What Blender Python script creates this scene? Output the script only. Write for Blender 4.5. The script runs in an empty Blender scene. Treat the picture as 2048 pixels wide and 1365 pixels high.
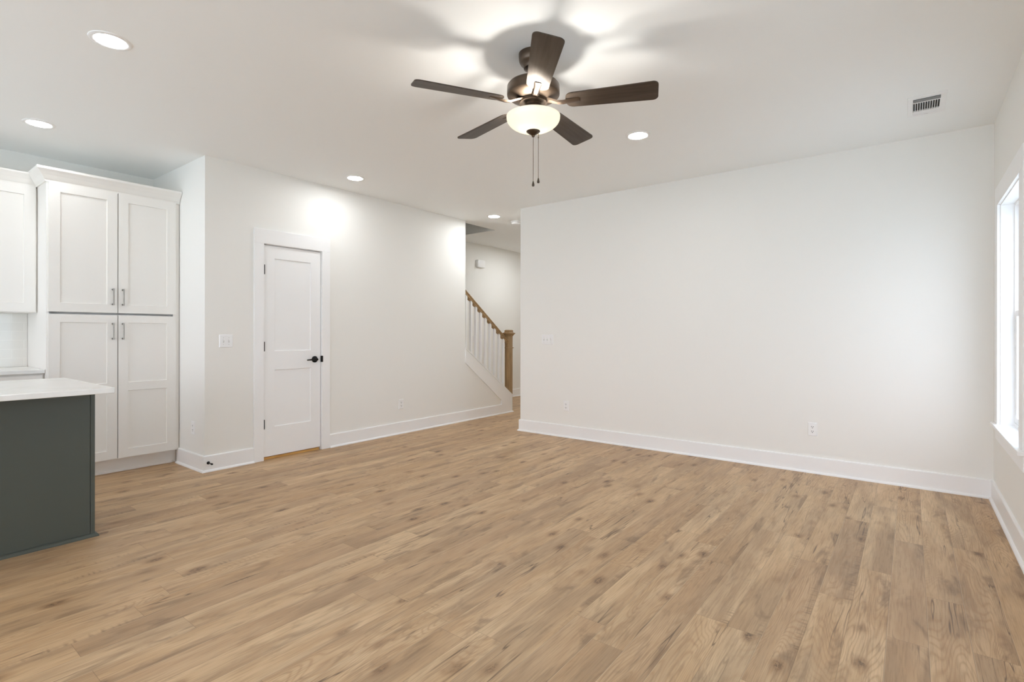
import bpy, bmesh, math, random
from mathutils import Vector, Matrix

random.seed(4)
C = bpy.context.scene.collection
SC = bpy.context.scene
PI = math.pi

# ------------------------------------------------------------------ camera
CAM_H = 1.2129
YAW, ROLL = 0.6543, 0.0014
cd = bpy.data.cameras.new('camera')
cam = bpy.data.objects.new('camera', cd)
C.objects.link(cam)
cd.sensor_width = 36.0
cd.lens = 1039.9 / 2048 * 36.0
cd.shift_y = -17.45 / 2048
cd.clip_start = 0.02
fw = Vector((-math.sin(YAW), math.cos(YAW), 0))
rt = Vector((math.cos(YAW), math.sin(YAW), 0))
up = Vector((0, 0, 1))
r2 = rt * math.cos(ROLL) + up * math.sin(ROLL)
u2 = up * math.cos(ROLL) - rt * math.sin(ROLL)
m = Matrix((r2, u2, -fw)).transposed().to_4x4()
m.translation = (0, 0, CAM_H)
cam.matrix_world = m
SC.camera = cam

# ------------------------------------------------------------------ world, exposure
SKY = 5.3            # overcast daylight
CAN = {'kitchen': 72.0, 'living': 125.0, 'hall': 205.0, 'stairs': 310.0}     # emission of the recessed lights' diffusers, by circuit
SKY_COL = (0.755, 0.79, 0.885, 1)
SKY_BLUE = (0.77, 1.02, 1.26, 1)
CAN_COL = (0.96, 0.985, 1.0, 1)
FAN_W = 11.0         # watts of each of the two bulbs in the fan's bowl
EXPOSURE = 0.0
w = bpy.data.worlds.new('overcast_sky')
SC.world = w
w.use_nodes = True
bg = w.node_tree.nodes['Background']
bg.inputs['Strength'].default_value = SKY
_t = w.node_tree
_co = _t.nodes.new('ShaderNodeTexCoord')
_sp = _t.nodes.new('ShaderNodeSeparateXYZ')
_mr = _t.nodes.new('ShaderNodeMapRange')
_mx = _t.nodes.new('ShaderNodeMix')
_mx.data_type = 'RGBA'
_t.links.new(_co.outputs['Generated'], _sp.inputs[0])
_t.links.new(_sp.outputs[1], _mr.inputs['Value'])
_mr.inputs['From Min'].default_value = 0.1
_mr.inputs['From Max'].default_value = -0.6
_t.links.new(_mr.outputs[0], _mx.inputs[0])
_mx.inputs[6].default_value = SKY_BLUE      # bluer sky ahead, tinted to cool the window light
_mx.inputs[7].default_value = SKY_COL        # warmer sky behind the camera, tint added to balance the fill
_t.links.new(_mx.outputs[2], bg.inputs['Color'])
SC.view_settings.view_transform = 'Standard'
SC.view_settings.look = 'None'
SC.view_settings.gamma = 1.0
SC.view_settings.use_curve_mapping = False
SC.view_settings.exposure = EXPOSURE
cy = SC.cycles
cy.max_bounces = 14
cy.diffuse_bounces = 10
cy.glossy_bounces = 4
cy.transmission_bounces = 8
cy.sample_clamp_indirect = 6.0
cy.caustics_reflective = False
cy.caustics_refractive = False
cy.use_denoising = True


# ------------------------------------------------------------------ materials
def lin(r, g, b):
    f = lambda c: (c / 255 / 12.92) if c / 255 <= 0.04045 else ((c / 255 + 0.055) / 1.055) ** 2.4
    return (f(r), f(g), f(b), 1)


class NT:
    """short node building"""
    def __init__(s, name):
        s.m = bpy.data.materials.new(name)
        s.m.use_nodes = True
        s.t = s.m.node_tree
        s.b = s.t.nodes['Principled BSDF']
        s.out = s.t.nodes['Material Output']

    def n(s, kind, **k):
        x = s.t.nodes.new(kind)
        for a, v in k.items():
            setattr(x, a, v)
        return x

    def put(s, sock, v):
        if isinstance(v, (int, float, tuple, list)):
            sock.default_value = v
        else:
            s.t.links.new(v, sock)

    def math(s, op, a, b=0.0, c=0.0, clamp=False):
        x = s.n('ShaderNodeMath', operation=op, use_clamp=clamp)
        for i, v in enumerate((a, b, c)):
            s.put(x.inputs[i], v)
        return x.outputs[0]

    def vec(s, x, y, z=0.0):
        c = s.n('ShaderNodeCombineXYZ')
        for i, v in enumerate((x, y, z)):
            s.put(c.inputs[i], v)
        return c.outputs[0]

    def noise(s, v, scale=1.0, detail=2.0, rough=0.5, dist=0.0):
        x = s.n('ShaderNodeTexNoise')
        s.put(x.inputs['Vector'], v)
        x.inputs['Scale'].default_value = scale
        x.inputs['Detail'].default_value = detail
        x.inputs['Roughness'].default_value = rough
        x.inputs['Distortion'].default_value = dist
        return x.outputs['Fac']

    def ramp(s, v, a, b, smooth=True):
        x = s.n('ShaderNodeMapRange', interpolation_type='SMOOTHSTEP' if smooth else 'LINEAR')
        s.put(x.inputs['Value'], v)
        x.inputs['From Min'].default_value = a
        x.inputs['From Max'].default_value = b
        return x.outputs['Result']

    def mix(s, f, a, b, mode='MIX'):
        x = s.n('ShaderNodeMix', data_type='RGBA', blend_type=mode)
        s.put(x.inputs[0], f)
        s.put(x.inputs[6], a)
        s.put(x.inputs[7], b)
        return x.outputs[2]

    def bump(s, h, strength=0.1, dist=0.01):
        x = s.n('ShaderNodeBump')
        x.inputs['Strength'].default_value = strength
        x.inputs['Distance'].default_value = dist
        s.put(x.inputs['Height'], h)
        s.t.links.new(x.outputs[0], s.b.inputs['Normal'])

    def coords(s, kind='Object'):
        return s.n('ShaderNodeTexCoord').outputs[kind]

    def xyz(s, v):
        x = s.n('ShaderNodeSeparateXYZ')
        s.put(x.inputs[0], v)
        return x.outputs[0], x.outputs[1], x.outputs[2]


def paint(name, col, rough=0.5, grain=60.0, bump=0.02, var=0.02, spec=0.5):
    """painted surface with a faint roller texture"""
    k = NT(name)
    co = k.coords()
    f = k.noise(co, grain, 3, 0.6)
    c2 = tuple(max(0, c * (1 - var)) for c in col[:3]) + (1,)
    k.put(k.b.inputs['Base Color'], k.mix(f, col, c2))
    k.b.inputs['Roughness'].default_value = rough
    k.b.inputs['Specular IOR Level'].default_value = spec
    if bump:
        k.bump(f, bump, 0.004)
    return k.m


def metal(name, col, rough=0.35, metallic=1.0):
    k = NT(name)
    f = k.noise(k.coords(), 90, 2)
    c2 = tuple(c * 0.85 for c in col[:3]) + (1,)
    k.put(k.b.inputs['Base Color'], k.mix(f, col, c2))
    k.b.inputs['Metallic'].default_value = metallic
    k.b.inputs['Roughness'].default_value = rough
    return k.m


def wood(name, light, dark, axis='z', rough=0.45, scale=1.0, spec=0.5, metallic=0.0):
    k = NT(name)
    x, y, z = k.xyz(k.coords())
    L = {'x': k.vec(k.math('MULTIPLY', x, 4), k.math('MULTIPLY', y, 60), k.math('MULTIPLY', z, 60)),
         'y': k.vec(k.math('MULTIPLY', x, 60), k.math('MULTIPLY', y, 4), k.math('MULTIPLY', z, 60)),
         'z': k.vec(k.math('MULTIPLY', x, 60), k.math('MULTIPLY', y, 60), k.math('MULTIPLY', z, 4))}[axis]
    f = k.noise(L, scale, 4, 0.6, 0.4)
    k.put(k.b.inputs['Base Color'], k.mix(k.ramp(f, 0.3, 0.7), light, dark))
    k.b.inputs['Roughness'].default_value = rough
    k.b.inputs['Specular IOR Level'].default_value = spec
    k.b.inputs['Metallic'].default_value = metallic
    k.bump(f, 0.05, 0.003)
    return k.m


def emitter(name, col, strength):
    k = NT(name)
    k.b.inputs['Base Color'].default_value = (0.9, 0.9, 0.9, 1)
    k.b.inputs['Emission Color'].default_value = col
    k.b.inputs['Emission Strength'].default_value = strength
    return k.m


PLANK_W, PLANK_L = 0.132, 1.22


def laminate():
    k = NT('oak_laminate')
    X, Y, Z = k.xyz(k.coords())
    u = k.math('DIVIDE', k.math('ADD', X, 13.2 + 0.34), PLANK_W)
    row = k.math('FLOOR', u)
    fx = k.math('FRACT', u)
    wn = k.n('ShaderNodeTexWhiteNoise', noise_dimensions='1D')
    k.put(wn.inputs['W'], row)
    v = k.math('ADD', k.math('DIVIDE', k.math('ADD', Y, 12.2), PLANK_L), k.math('MULTIPLY', wn.outputs['Value'], 5.0))
    col = k.math('FLOOR', v)
    fy = k.math('FRACT', v)
    wn2 = k.n('ShaderNodeTexWhiteNoise', noise_dimensions='2D')
    k.put(wn2.inputs['Vector'], k.vec(row, col))
    r1, r2_, r3 = k.xyz(wn2.outputs['Color'])
    sx = k.math('ADD', X, k.math('MULTIPLY', r1, 37.0))
    sy = k.math('ADD', Y, k.math('MULTIPLY', r2_, 53.0))
    sz = k.math('MULTIPLY', r3, 29.0)

    def P(ax, ay):
        return k.vec(k.math('MULTIPLY', sx, ax), k.math('MULTIPLY', sy, ay), sz)

    broad = k.noise(P(9, 1.8), 1, 3, 0.55, 0.6)
    fine = k.noise(P(170, 7), 1, 3, 0.6)
    # cathedral figure
    fld = k.noise(P(6.5, 0.85), 1, 1.5, 0.45, 0.25)
    ring = k.math('ABSOLUTE', k.math('SINE', k.math('MULTIPLY', fld, 150.0)))
    ring = k.math('POWER', ring, 6.0)
    fig = k.math('MULTIPLY', ring, k.ramp(k.math('ADD', r3, k.math('MULTIPLY', broad, 0.6)), 0.80, 1.10))
    # cloudy brown smudges, mostly along one side of a board
    sm = k.noise(P(13, 3.4), 1, 4, 0.6, 0.8)
    edge = k.math('MULTIPLY', k.ramp(fx, 0.45, 1.0), k.ramp(k.noise(P(2.0, 2.2), 1, 2), 0.40, 0.62))
    smudge = k.ramp(k.math('ADD', sm, k.math('MULTIPLY', edge, 0.15)), 0.54, 0.78)
    # knots
    vo = k.n('ShaderNodeTexVoronoi', feature='F1')
    k.put(vo.inputs['Vector'], k.vec(k.math('MULTIPLY', k.math('ADD', sx, k.math('MULTIPLY', fine, 0.012)), 7.5),
                                     k.math('MULTIPLY', k.math('ADD', sy, k.math('MULTIPLY', sm, 0.10)), 4.0), sz))
    vo.inputs['Scale'].default_value = 1.0
    vo.inputs['Randomness'].default_value = 1.0
    kn = k.math('SUBTRACT', 1.0, k.ramp(vo.outputs['Distance'], 0.03, 0.21))
    halo = k.math('SUBTRACT', 1.0, k.ramp(vo.outputs['Distance'], 0.08, 0.34))
    vr, vg, vb = k.xyz(vo.outputs['Color'])
    pick = k.math('GREATER_THAN', vr, 0.50)
    ragged = k.ramp(k.noise(P(95, 40), 1, 3, 0.7), 0.35, 0.6)
    knot = k.math('MULTIPLY', k.math('MULTIPLY', kn, pick), ragged)
    halo = k.math('MULTIPLY', halo, pick)
    # cracks running with the grain
    cr = k.noise(P(9.0, 0.42), 1, 3, 0.6, 0.08)
    crack = k.math('SUBTRACT', 1.0, k.ramp(k.math('ABSOLUTE', k.math('SUBTRACT', cr, 0.55)), 0.0, 0.0085))
    crack = k.math('MULTIPLY', crack, k.ramp(k.noise(P(3.1, 1.6), 1, 2), 0.46, 0.58))
    # saw chatter near a board's edge
    saw = k.math('POWER', k.math('ABSOLUTE', k.math('SINE', k.math('MULTIPLY', k.math('ADD', sy, k.math('MULTIPLY', k.noise(P(5, 30), 1, 2), 0.035)), 130.0))), 3.0)
    sawm = k.math('MULTIPLY', k.ramp(k.noise(P(2.0, 1.4), 1.0, 1), 0.56, 0.68), k.ramp(fx, 0.62, 0.98))
    saw = k.math('MULTIPLY', k.math('MULTIPLY', saw, sawm), k.ramp(k.noise(P(14, 42), 1, 2, 0.6), 0.40, 0.62))

    LIGHT, MID, DARK = lin(215, 184, 145), lin(190, 156, 117), lin(118, 92, 68)
    c = k.mix(k.ramp(broad, 0.30, 0.70), LIGHT, MID)
    c = k.mix(k.math('MULTIPLY', r1, 0.60), c, lin(180, 144, 104))
    c = k.mix(k.math('MULTIPLY', k.math('GREATER_THAN', r2_, 0.82), 0.40), c, lin(166, 132, 99))
    smoky = k.ramp(k.noise(P(6.0, 1.0), 1, 3, 0.55, 0.5), 0.42, 0.66)
    c = k.mix(k.math('MULTIPLY', smoky, 0.50), c, lin(146, 119, 91))
    c = k.mix(k.math('MULTIPLY', fig, 0.44), c, lin(162, 125, 87))
    c = k.mix(k.math('MULTIPLY', k.ramp(fine, 0.42, 0.72), 0.34), c, DARK)
    c = k.mix(k.math('MULTIPLY', smudge, 0.60), c, DARK)
    c = k.mix(k.math('MULTIPLY', halo, 0.55), c, lin(131, 95, 62))
    c = k.mix(k.math('MULTIPLY', saw, 0.55), c, lin(94, 70, 49))
    c = k.mix(k.math('MULTIPLY', crack, 0.75), c, lin(76, 53, 36))
    c = k.mix(k.math('MULTIPLY', knot, 0.85), c, lin(68, 47, 32))
    ex = k.math('MULTIPLY', k.math('MINIMUM', fx, k.math('SUBTRACT', 1.0, fx)), PLANK_W)
    ey = k.math('MULTIPLY', k.math('MINIMUM', fy, k.math('SUBTRACT', 1.0, fy)), PLANK_L)
    e = k.math('MINIMUM', ex, ey)
    seam = k.math('SUBTRACT', 1.0, k.ramp(e, 0.0003, 0.0013))
    bevel_hi = k.math('MULTIPLY', k.math('SUBTRACT', 1.0, k.ramp(k.math('MULTIPLY', fx, PLANK_W), 0.0016, 0.0030)), k.ramp(r2_, 0.25, 0.6))  # bevel highlight painted as a lighter line along one board edge
    c = k.mix(k.math('MULTIPLY', bevel_hi, 0.45), c, lin(214, 192, 160))
    c = k.mix(k.math('MULTIPLY', seam, 0.55), c, lin(104, 80, 58))
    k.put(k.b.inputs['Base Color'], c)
    k.put(k.b.inputs['Roughness'], k.math('ADD', 0.36, k.math('MULTIPLY', fine, 0.14)))
    k.b.inputs['Specular IOR Level'].default_value = 0.45
    k.bump(k.math('SUBTRACT', k.math('MULTIPLY', fine, 0.25), seam), 0.25, 0.0012)
    return k.m


def subway():
    k = NT('subway_tile')
    x, y, z = k.xyz(k.coords())
    br = k.n('ShaderNodeTexBrick')
    k.put(br.inputs['Vector'], k.vec(y, z))
    br.inputs['Color1'].default_value = lin(230, 228, 222)
    br.inputs['Color2'].default_value = lin(227, 225, 219)
    br.inputs['Mortar'].default_value = lin(238, 236, 231)
    br.inputs['Scale'].default_value = 1.0
    br.inputs['Mortar Size'].default_value = 0.0016
    br.inputs['Brick Width'].default_value = 0.152
    br.inputs['Row Height'].default_value = 0.076
    k.put(k.b.inputs['Base Color'], br.outputs['Color'])
    k.b.inputs['Roughness'].default_value = 0.18
    k.bump(k.math('SUBTRACT', 1.0, br.outputs['Fac']), 0.3, 0.001)
    return k.m


def quartz():
    k = NT('white_quartz')
    f = k.noise(k.coords(), 3.0, 5, 0.6, 1.2)
    k.put(k.b.inputs['Base Color'], k.mix(k.ramp(f, 0.42, 0.6), lin(234, 233, 230), lin(230, 229, 225)))
    k.b.inputs['Roughness'].default_value = 0.22
    return k.m


def glass():
    k = NT('window_glass')
    t = k.n('ShaderNodeBsdfTransparent')
    g = k.n('ShaderNodeBsdfGlossy')
    g.inputs['Roughness'].default_value = 0.02
    mx = k.n('ShaderNodeMixShader')
    mx.inputs[0].default_value = 0.06
    k.t.links.new(t.outputs[0], mx.inputs[1])
    k.t.links.new(g.outputs[0], mx.inputs[2])
    k.t.links.new(mx.outputs[0], k.out.inputs[0])
    return k.m


def frosted():
    """alabaster glass of a lit lamp bowl"""
    k = NT('alabaster_glass')
    f = k.noise(k.coords(), 9.0, 4, 0.6, 1.0)
    tr = k.n('ShaderNodeBsdfTranslucent')
    k.put(tr.inputs[0], k.mix(f, (0.95, 0.91, 0.82, 1), (0.86, 0.82, 0.72, 1)))
    df = k.n('ShaderNodeBsdfDiffuse')
    df.inputs[0].default_value = (0.88, 0.87, 0.82, 1)
    mx = k.n('ShaderNodeMixShader')
    mx.inputs[0].default_value = 0.62
    k.t.links.new(df.outputs[0], mx.inputs[1])
    k.t.links.new(tr.outputs[0], mx.inputs[2])
    gl = k.n('ShaderNodeBsdfGlossy')
    gl.inputs['Roughness'].default_value = 0.25
    m2 = k.n('ShaderNodeMixShader')
    m2.inputs[0].default_value = 0.04
    k.t.links.new(mx.outputs[0], m2.inputs[1])
    k.t.links.new(gl.outputs[0], m2.inputs[2])
    em = k.n('ShaderNodeEmission')
    em.inputs[0].default_value = (1.0, 0.94, 0.82, 1)
    em.inputs[1].default_value = 0.12
    ad = k.n('ShaderNodeAddShader')
    k.t.links.new(m2.outputs[0], ad.inputs[0])
    k.t.links.new(em.outputs[0], ad.inputs[1])
    k.t.links.new(ad.outputs[0], k.out.inputs[0])
    return k.m


M = {
    'wall': paint('wall_paint', lin(238, 237, 233), 0.75, 55, 0.03, 0.01, 0.25),
    'ceiling': paint('ceiling_paint', lin(244, 246, 246), 0.9, 40, 0.03, 0.01, 0.15),
    'trim': paint('trim_paint', lin(243, 243, 243), 0.35, 30, 0.0, 0.006, 0.45),
    'cab': paint('cabinet_lacquer', lin(238, 235, 230), 0.4, 30, 0.0, 0.006, 0.4),
    'cabin': paint('cabinet_gap', lin(120, 118, 114), 0.7, 30, 0.0, 0.02, 0.3),
    'island': paint('island_green', lin(75, 79, 72), 0.42, 40, 0.01, 0.03, 0.45),
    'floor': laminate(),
    'tile': subway(),
    'quartz': quartz(),
    'plastic': paint('white_plastic', lin(240, 240, 240), 0.3, 20, 0.0, 0.004, 0.5),
    'slot': paint('dark_slot', lin(60, 58, 56), 0.6, 20, 0.0, 0.05, 0.3),
    'greyslot': paint('switch_slot', lin(196, 195, 193), 0.5, 20, 0.0, 0.02, 0.3),
    'duct_shade': paint('duct_shadow', lin(70, 70, 68), 0.8, 20, 0.0, 0.05, 0.2),
    'black': metal('black_metal', (0.012, 0.012, 0.012, 1), 0.42, 0.6),
    'nickel': metal('brushed_nickel', (0.30, 0.28, 0.25, 1), 0.34),
    'bronze': metal('brushed_bronze', (0.115, 0.083, 0.060, 1), 0.36, 0.85),
    'chain': metal('chain_metal', (0.25, 0.21, 0.17, 1), 0.35),
    'blade': wood('walnut_blade', (0.105, 0.082, 0.064, 1), (0.070, 0.052, 0.041, 1), 'x', 0.47, 0.6, 0.5, 0.65),
    'stain': wood('stained_oak', lin(172, 142, 102), lin(142, 114, 79), 'z', 0.42),
    'stainy': wood('stained_oak_rail', lin(172, 142, 102), lin(142, 114, 79), 'y', 0.42),
    'pine': wood('raw_pine', lin(222, 176, 104), lin(196, 146, 78), 'y', 0.6),
    'glass': glass(),
    'bowl': frosted(),
    'can_kitchen': emitter('lit_diffuser_kitchen', CAN_COL, CAN['kitchen']),
    'can_living': emitter('lit_diffuser_living', CAN_COL, CAN['living']),
    'can_hall': emitter('lit_diffuser_hall', CAN_COL, CAN['hall']),
    'can_stairs': emitter('lit_diffuser_stairs', CAN_COL, CAN['stairs']),
    'bulb': emitter('lit_bulb', (1.0, 0.86, 0.66, 1), 8.0),
    'pale_ground': paint('ground_bounce', lin(222, 221, 217), 0.9, 8, 0.1, 0.10, 0.2),
}


# ------------------------------------------------------------------ mesh helpers
def box(bm, x0, x1, y0, y1, z0, z1, bev=0.0):
    x0, x1 = sorted((x0, x1)); y0, y1 = sorted((y0, y1)); z0, z1 = sorted((z0, z1))
    vs = [bm.verts.new(p) for p in ((x0, y0, z0), (x1, y0, z0), (x1, y1, z0), (x0, y1, z0),
                                    (x0, y0, z1), (x1, y0, z1), (x1, y1, z1), (x0, y1, z1))]
    fs = [bm.faces.new([vs[i] for i in q]) for q in ((3, 2, 1, 0), (4, 5, 6, 7), (0, 1, 5, 4), (1, 2, 6, 5), (2, 3, 7, 6), (3, 0, 4, 7))]
    if bev:
        es = list({e for f in fs for e in f.edges})
        bmesh.ops.bevel(bm, geom=es, offset=bev, segments=2, affect='EDGES', profile=0.5)


def prism(bm, pts, axis, a, b):
    """polygon pts (2D) extruded along axis from a to b; 2D axes follow in x,y,z order"""
    def mk(p, t):
        return {'x': (t, p[0], p[1]), 'y': (p[0], t, p[1]), 'z': (p[0], p[1], t)}[axis]
    A = [bm.verts.new(mk(p, a)) for p in pts]
    B = [bm.verts.new(mk(p, b)) for p in pts]
    n = len(pts)
    bm.faces.new(A); bm.faces.new(B[::-1])
    for i in range(n):
        bm.faces.new((A[i], B[i], B[(i + 1) % n], A[(i + 1) % n]))


def lathe(bm, prof, seg=40, cx=0, cy=0, close=False):
    """prof: (r, z) list turned about the vertical through cx, cy"""
    rings = []
    for r, z in prof:
        if r < 1e-5:
            rings.append([bm.verts.new((cx, cy, z))])
        else:
            rings.append([bm.verts.new((cx + r * math.cos(2 * PI * i / seg), cy + r * math.sin(2 * PI * i / seg), z)) for i in range(seg)])
    prs = list(zip(rings, rings[1:]))
    if close:
        prs.append((rings[-1], rings[0]))
    for A, B in prs:
        for i in range(seg):
            j = (i + 1) % seg
            q = [A[i % len(A)], A[j % len(A)], B[j % len(B)], B[i % len(B)]]
            q = [v for n_, v in enumerate(q) if v not in q[:n_]]
            if len(q) > 2:
                bm.faces.new(q)


def tube(bm, pts, r, seg=10):
    """round rod along points; r may be a list"""
    pts = [Vector(p) for p in pts]
    rr = r if isinstance(r, (list, tuple)) else [r] * len(pts)
    rings = []
    for i, p in enumerate(pts):
        d = (pts[min(i + 1, len(pts) - 1)] - pts[max(i - 1, 0)]).normalized()
        a = d.orthogonal().normalized() if i == 0 else (pa - d * pa.dot(d)).normalized()
        pa = a
        b = d.cross(a)
        rings.append([bm.verts.new(p + (a * math.cos(2 * PI * k / seg) + b * math.sin(2 * PI * k / seg)) * rr[i]) for k in range(seg)])
    for A, B in zip(rings, rings[1:]):
        for k in range(seg):
            bm.faces.new((A[k], A[(k + 1) % seg], B[(k + 1) % seg], B[k]))
    bm.faces.new(rings[0][::-1]); bm.faces.new(rings[-1])


def sweep(bm, path, prof, closed_ends=True):
    """profile (offset to the left of travel, z) carried along a floor path with mitred corners"""
    n = len(path)
    rows = []
    for i, p in enumerate(path):
        p = Vector(p)
        d0 = (p - Vector(path[i - 1])).normalized() if i else None
        d1 = (Vector(path[i + 1]) - p).normalized() if i < n - 1 else None
        n0 = Vector((-d0.y, d0.x)) if d0 else None
        n1 = Vector((-d1.y, d1.x)) if d1 else None
        if n0 and n1:
            b = (n0 + n1).normalized()
            off = b / max(0.2, b.dot(n0))
        else:
            off = n0 or n1
        rows.append([bm.verts.new((p.x + off.x * o, p.y + off.y * o, z)) for o, z in prof])
    m_ = len(prof)
    for A, B in zip(rows, rows[1:]):
        for k in range(m_):
            bm.faces.new((A[k], A[(k + 1) % m_], B[(k + 1) % m_], B[k]))
    bm.faces.new(rows[0][::-1]); bm.faces.new(rows[-1])


def obj(name, bm, mat, parent=None, smooth=False, at=None):
    bmesh.ops.recalc_face_normals(bm, faces=bm.faces)
    me = bpy.data.meshes.new(name)
    bm.to_mesh(me); bm.free()
    me.materials.append(M[mat] if isinstance(mat, str) else mat)
    o = bpy.data.objects.new(name, me)
    C.objects.link(o)
    if smooth:
        for p in me.polygons:
            p.use_smooth = True
        me.set_sharp_from_angle(angle=math.radians(38))
    if parent is not None:
        o.parent = parent
        if at is None and parent.type == 'EMPTY':
            # meshes are modelled in world space: keep them there
            o.matrix_parent_inverse = Matrix.Translation(-base_of(parent))
    return o


def base_of(o):
    v = Vector((0, 0, 0))
    while o is not None:
        if o.type == 'EMPTY':
            v += o.location
        o = o.parent
    return v


def thing(name, label, cat, loc=(0, 0, 0), group=None):
    o = bpy.data.objects.new(name, None)
    o.empty_display_size = 0.05
    C.objects.link(o)
    o.location = loc
    o['label'] = label; o['category'] = cat
    if group:
        o['group'] = group
    return o


def struct(name, bm, mat, parent=None, smooth=False, label=None):
    o = obj(name, bm, mat, parent, smooth)
    if parent is None:
        o['kind'] = 'structure'
        if label:
            o['label'] = label
    return o


def struct_root(name, loc, label=None):
    o = bpy.data.objects.new(name, None)
    o.empty_display_size = 0.05
    C.objects.link(o)
    o.location = loc
    o['kind'] = 'structure'
    if label:
        o['label'] = label
    return o


def B():
    return bmesh.new()


# ------------------------------------------------------------------ room shell
H = 2.74
XL = -4.838     # wall with the closet door
XK = -6.03      # kitchen wall
XF = -5.95      # stair wall beyond
YB = 5.155      # long plain wall
YR = 1.948      # short return wall beside the pantry
XR = 0.481      # window wall
XH = -3.822     # free end of the long wall
YE = 8.9        # end of the hall
YS = -3.2       # rear of the room
TH = 0.12

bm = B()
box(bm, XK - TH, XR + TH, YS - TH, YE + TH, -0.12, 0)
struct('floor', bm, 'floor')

bm = B()            # ceiling, with the stairwell opening left out
HX, HY0, HY1 = -4.935, 2.6, 6.02
box(bm, HX, XR + TH, YS, YE, H, H + 0.28)
box(bm, XK - TH, HX, YS, HY0, H, H + 0.28)
box(bm, XK - TH, HX, HY1, YE, H, H + 0.28)
struct('ceiling', bm, 'ceiling')
bm = B()            # closed shaft over the stairs
box(bm, XK - TH, HX + TH, HY0 - TH, HY0, H + 0.28, 5.0)
box(bm, XK - TH, HX + TH, HY1, HY1 + TH, H + 0.28, 5.0)
box(bm, HX, HX + TH, HY0, HY1, H + 0.28, 5.0)
box(bm, XF - TH, XF, HY0 - TH, HY1 + TH, H, 5.0)
box(bm, XK - TH, HX + TH, HY0 - TH, HY1 + TH, 5.0, 5.1)
struct('wall_stairwell', bm, 'wall')

# closet wall with the door opening
DY0, DY1, DZ = 2.452, 3.072, 2.052
bm = B()
box(bm, XL - TH, XL, YR, DY0, 0, H)
box(bm, XL - TH, XL, DY1, 5.258, 0, H)
box(bm, XL - TH, XL, DY0, DY1, DZ, H)
struct('wall_left', bm, 'wall')
bm = B()
box(bm, XK - TH, XL - TH, YR, YR + TH, 0, H)
struct('wall_return', bm, 'wall')
bm = B()
box(bm, XK - TH, XK, YS, YR, 0, H)
struct('wall_kitchen', bm, 'wall')
bm = B()            # closet interior, closed behind the door
box(bm, XF - TH, XF, YR + TH, YE, 0, H)
struct('wall_stair', bm, 'wall')
bm = B()
box(bm, XF, XL - TH, 3.75, 3.75 + TH, 0, 2.2)
struct('wall_closet', bm, 'wall')
bm = B()
box(bm, XH, XR + TH, YB, YB + TH, 0, H)
struct('wall_back', bm, 'wall')
bm = B()
box(bm, XH, XH + TH, YB + TH, YE, 0, H)
struct('wall_hall', bm, 'wall')
bm = B()
box(bm, XF - TH, XH + TH, YE, YE + TH, 0, H)
struct('wall_hall_end', bm, 'wall')
# window wall: the seen window, then two unseen ones added for their daylight
WINS = [(3.888, 4.795), (1.40, 2.31), (-1.6, -0.69)]
WZ0, WZ1 = 0.595, 2.085
bm = B()
ys = [YS] + [v for a, b in sorted(WINS) for v in (a, b)] + [YB]
for i in range(0, len(ys), 2):
    box(bm, XR, XR + TH, ys[i], ys[i + 1], 0, H)
for a, b in WINS:
    box(bm, XR, XR + TH, a, b, 0, WZ0 - 0.022)
    box(bm, XR, XR + TH, a, b, WZ1, H)
struct('wall_right', bm, 'wall')
# unseen rear wall; its wide opening is added to let in fill daylight
RX0, RX1, RZ = -5.6, 0.2, 2.40
bm = B()
box(bm, XK - TH, RX0, YS - TH, YS, 0, H)
box(bm, RX1, XR + TH, YS - TH, YS, 0, H)
box(bm, RX0, RX1, YS - TH, YS, RZ, H)
struct('wall_rear', bm, 'wall')
bm = B()
box(bm, -40, 40, -40, 40, -0.5, -0.42)  # unseen ground, made pale to bounce daylight up to the ceiling
struct('ground', bm, 'pale_ground')

# ------------------------------------------------------------------ baseboards
BASE = [(0, 0), (0.030, 0), (0.0295, 0.006), (0.0265, 0.012), (0.021, 0.0165), (0.0145, 0.018),
        (0.0145, 0.132), (0.012, 0.138), (0.008, 0.140), (0, 0.140)]
CAS = 0.092         # door casing width
CY0, CY1 = DY0 - CAS + 0.006, DY1 + CAS - 0.006


def baseboard(name, path):
    bm = B()
    sweep(bm, path, BASE)
    struct(name, bm, 'trim')


# travel so that the room lies to the left
baseboard('baseboard_left', [(XL, CY0), (XL, YR), (-5.40, YR)])
baseboard('baseboard_door', [(XL, 6.055), (XL, CY1)])
baseboard('baseboard_back', [(XR, YS + 0.02), (XR, YB), (XH, YB), (XH, YE)])
baseboard('baseboard_stair', [(XF, YE), (XF, 6.6)])

# ------------------------------------------------------------------ stair knee wall and its trim
SY0, SY1 = 5.258, 6.296
ztop = lambda y: 0.985 + (y - 5.258) * (0.252 - 0.985) / (6.296 - 5.258)
zlow = lambda y: 0.800 + (y - 5.247) * (0.203 - 0.800) / (6.041 - 5.247)
bm = B()
prism(bm, [(SY0, 0), (SY1, 0), (SY1, ztop(SY1)), (SY0, ztop(SY0))], 'x', XL - TH, XL)
struct('wall_knee', bm, 'wall')
bm = B()            # raised skirt: raking band, end board
prism(bm, [(SY0 - 0.004, zlow(SY0)), (6.041, zlow(6.041)), (6.041, 0.018), (SY1 + 0.006, 0.018), (SY1 + 0.006, ztop(SY1)), (SY0 - 0.004, ztop(SY0))], 'x', XL, XL + 0.0145)
struct('trim_1', bm, 'trim')
bm = B()            # raking cap
t = 0.016
prism(bm, [(SY0, ztop(SY0)), (SY1 + 0.012, ztop(SY1 + 0.012)), (SY1 + 0.012, ztop(SY1 + 0.012) + t), (SY0, ztop(SY0) + t)], 'x', XL - TH - 0.012, XL + 0.022)
struct('trim_2', bm, 'trim')
bm = B()            # shoe moulding round the foot of the end board
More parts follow.
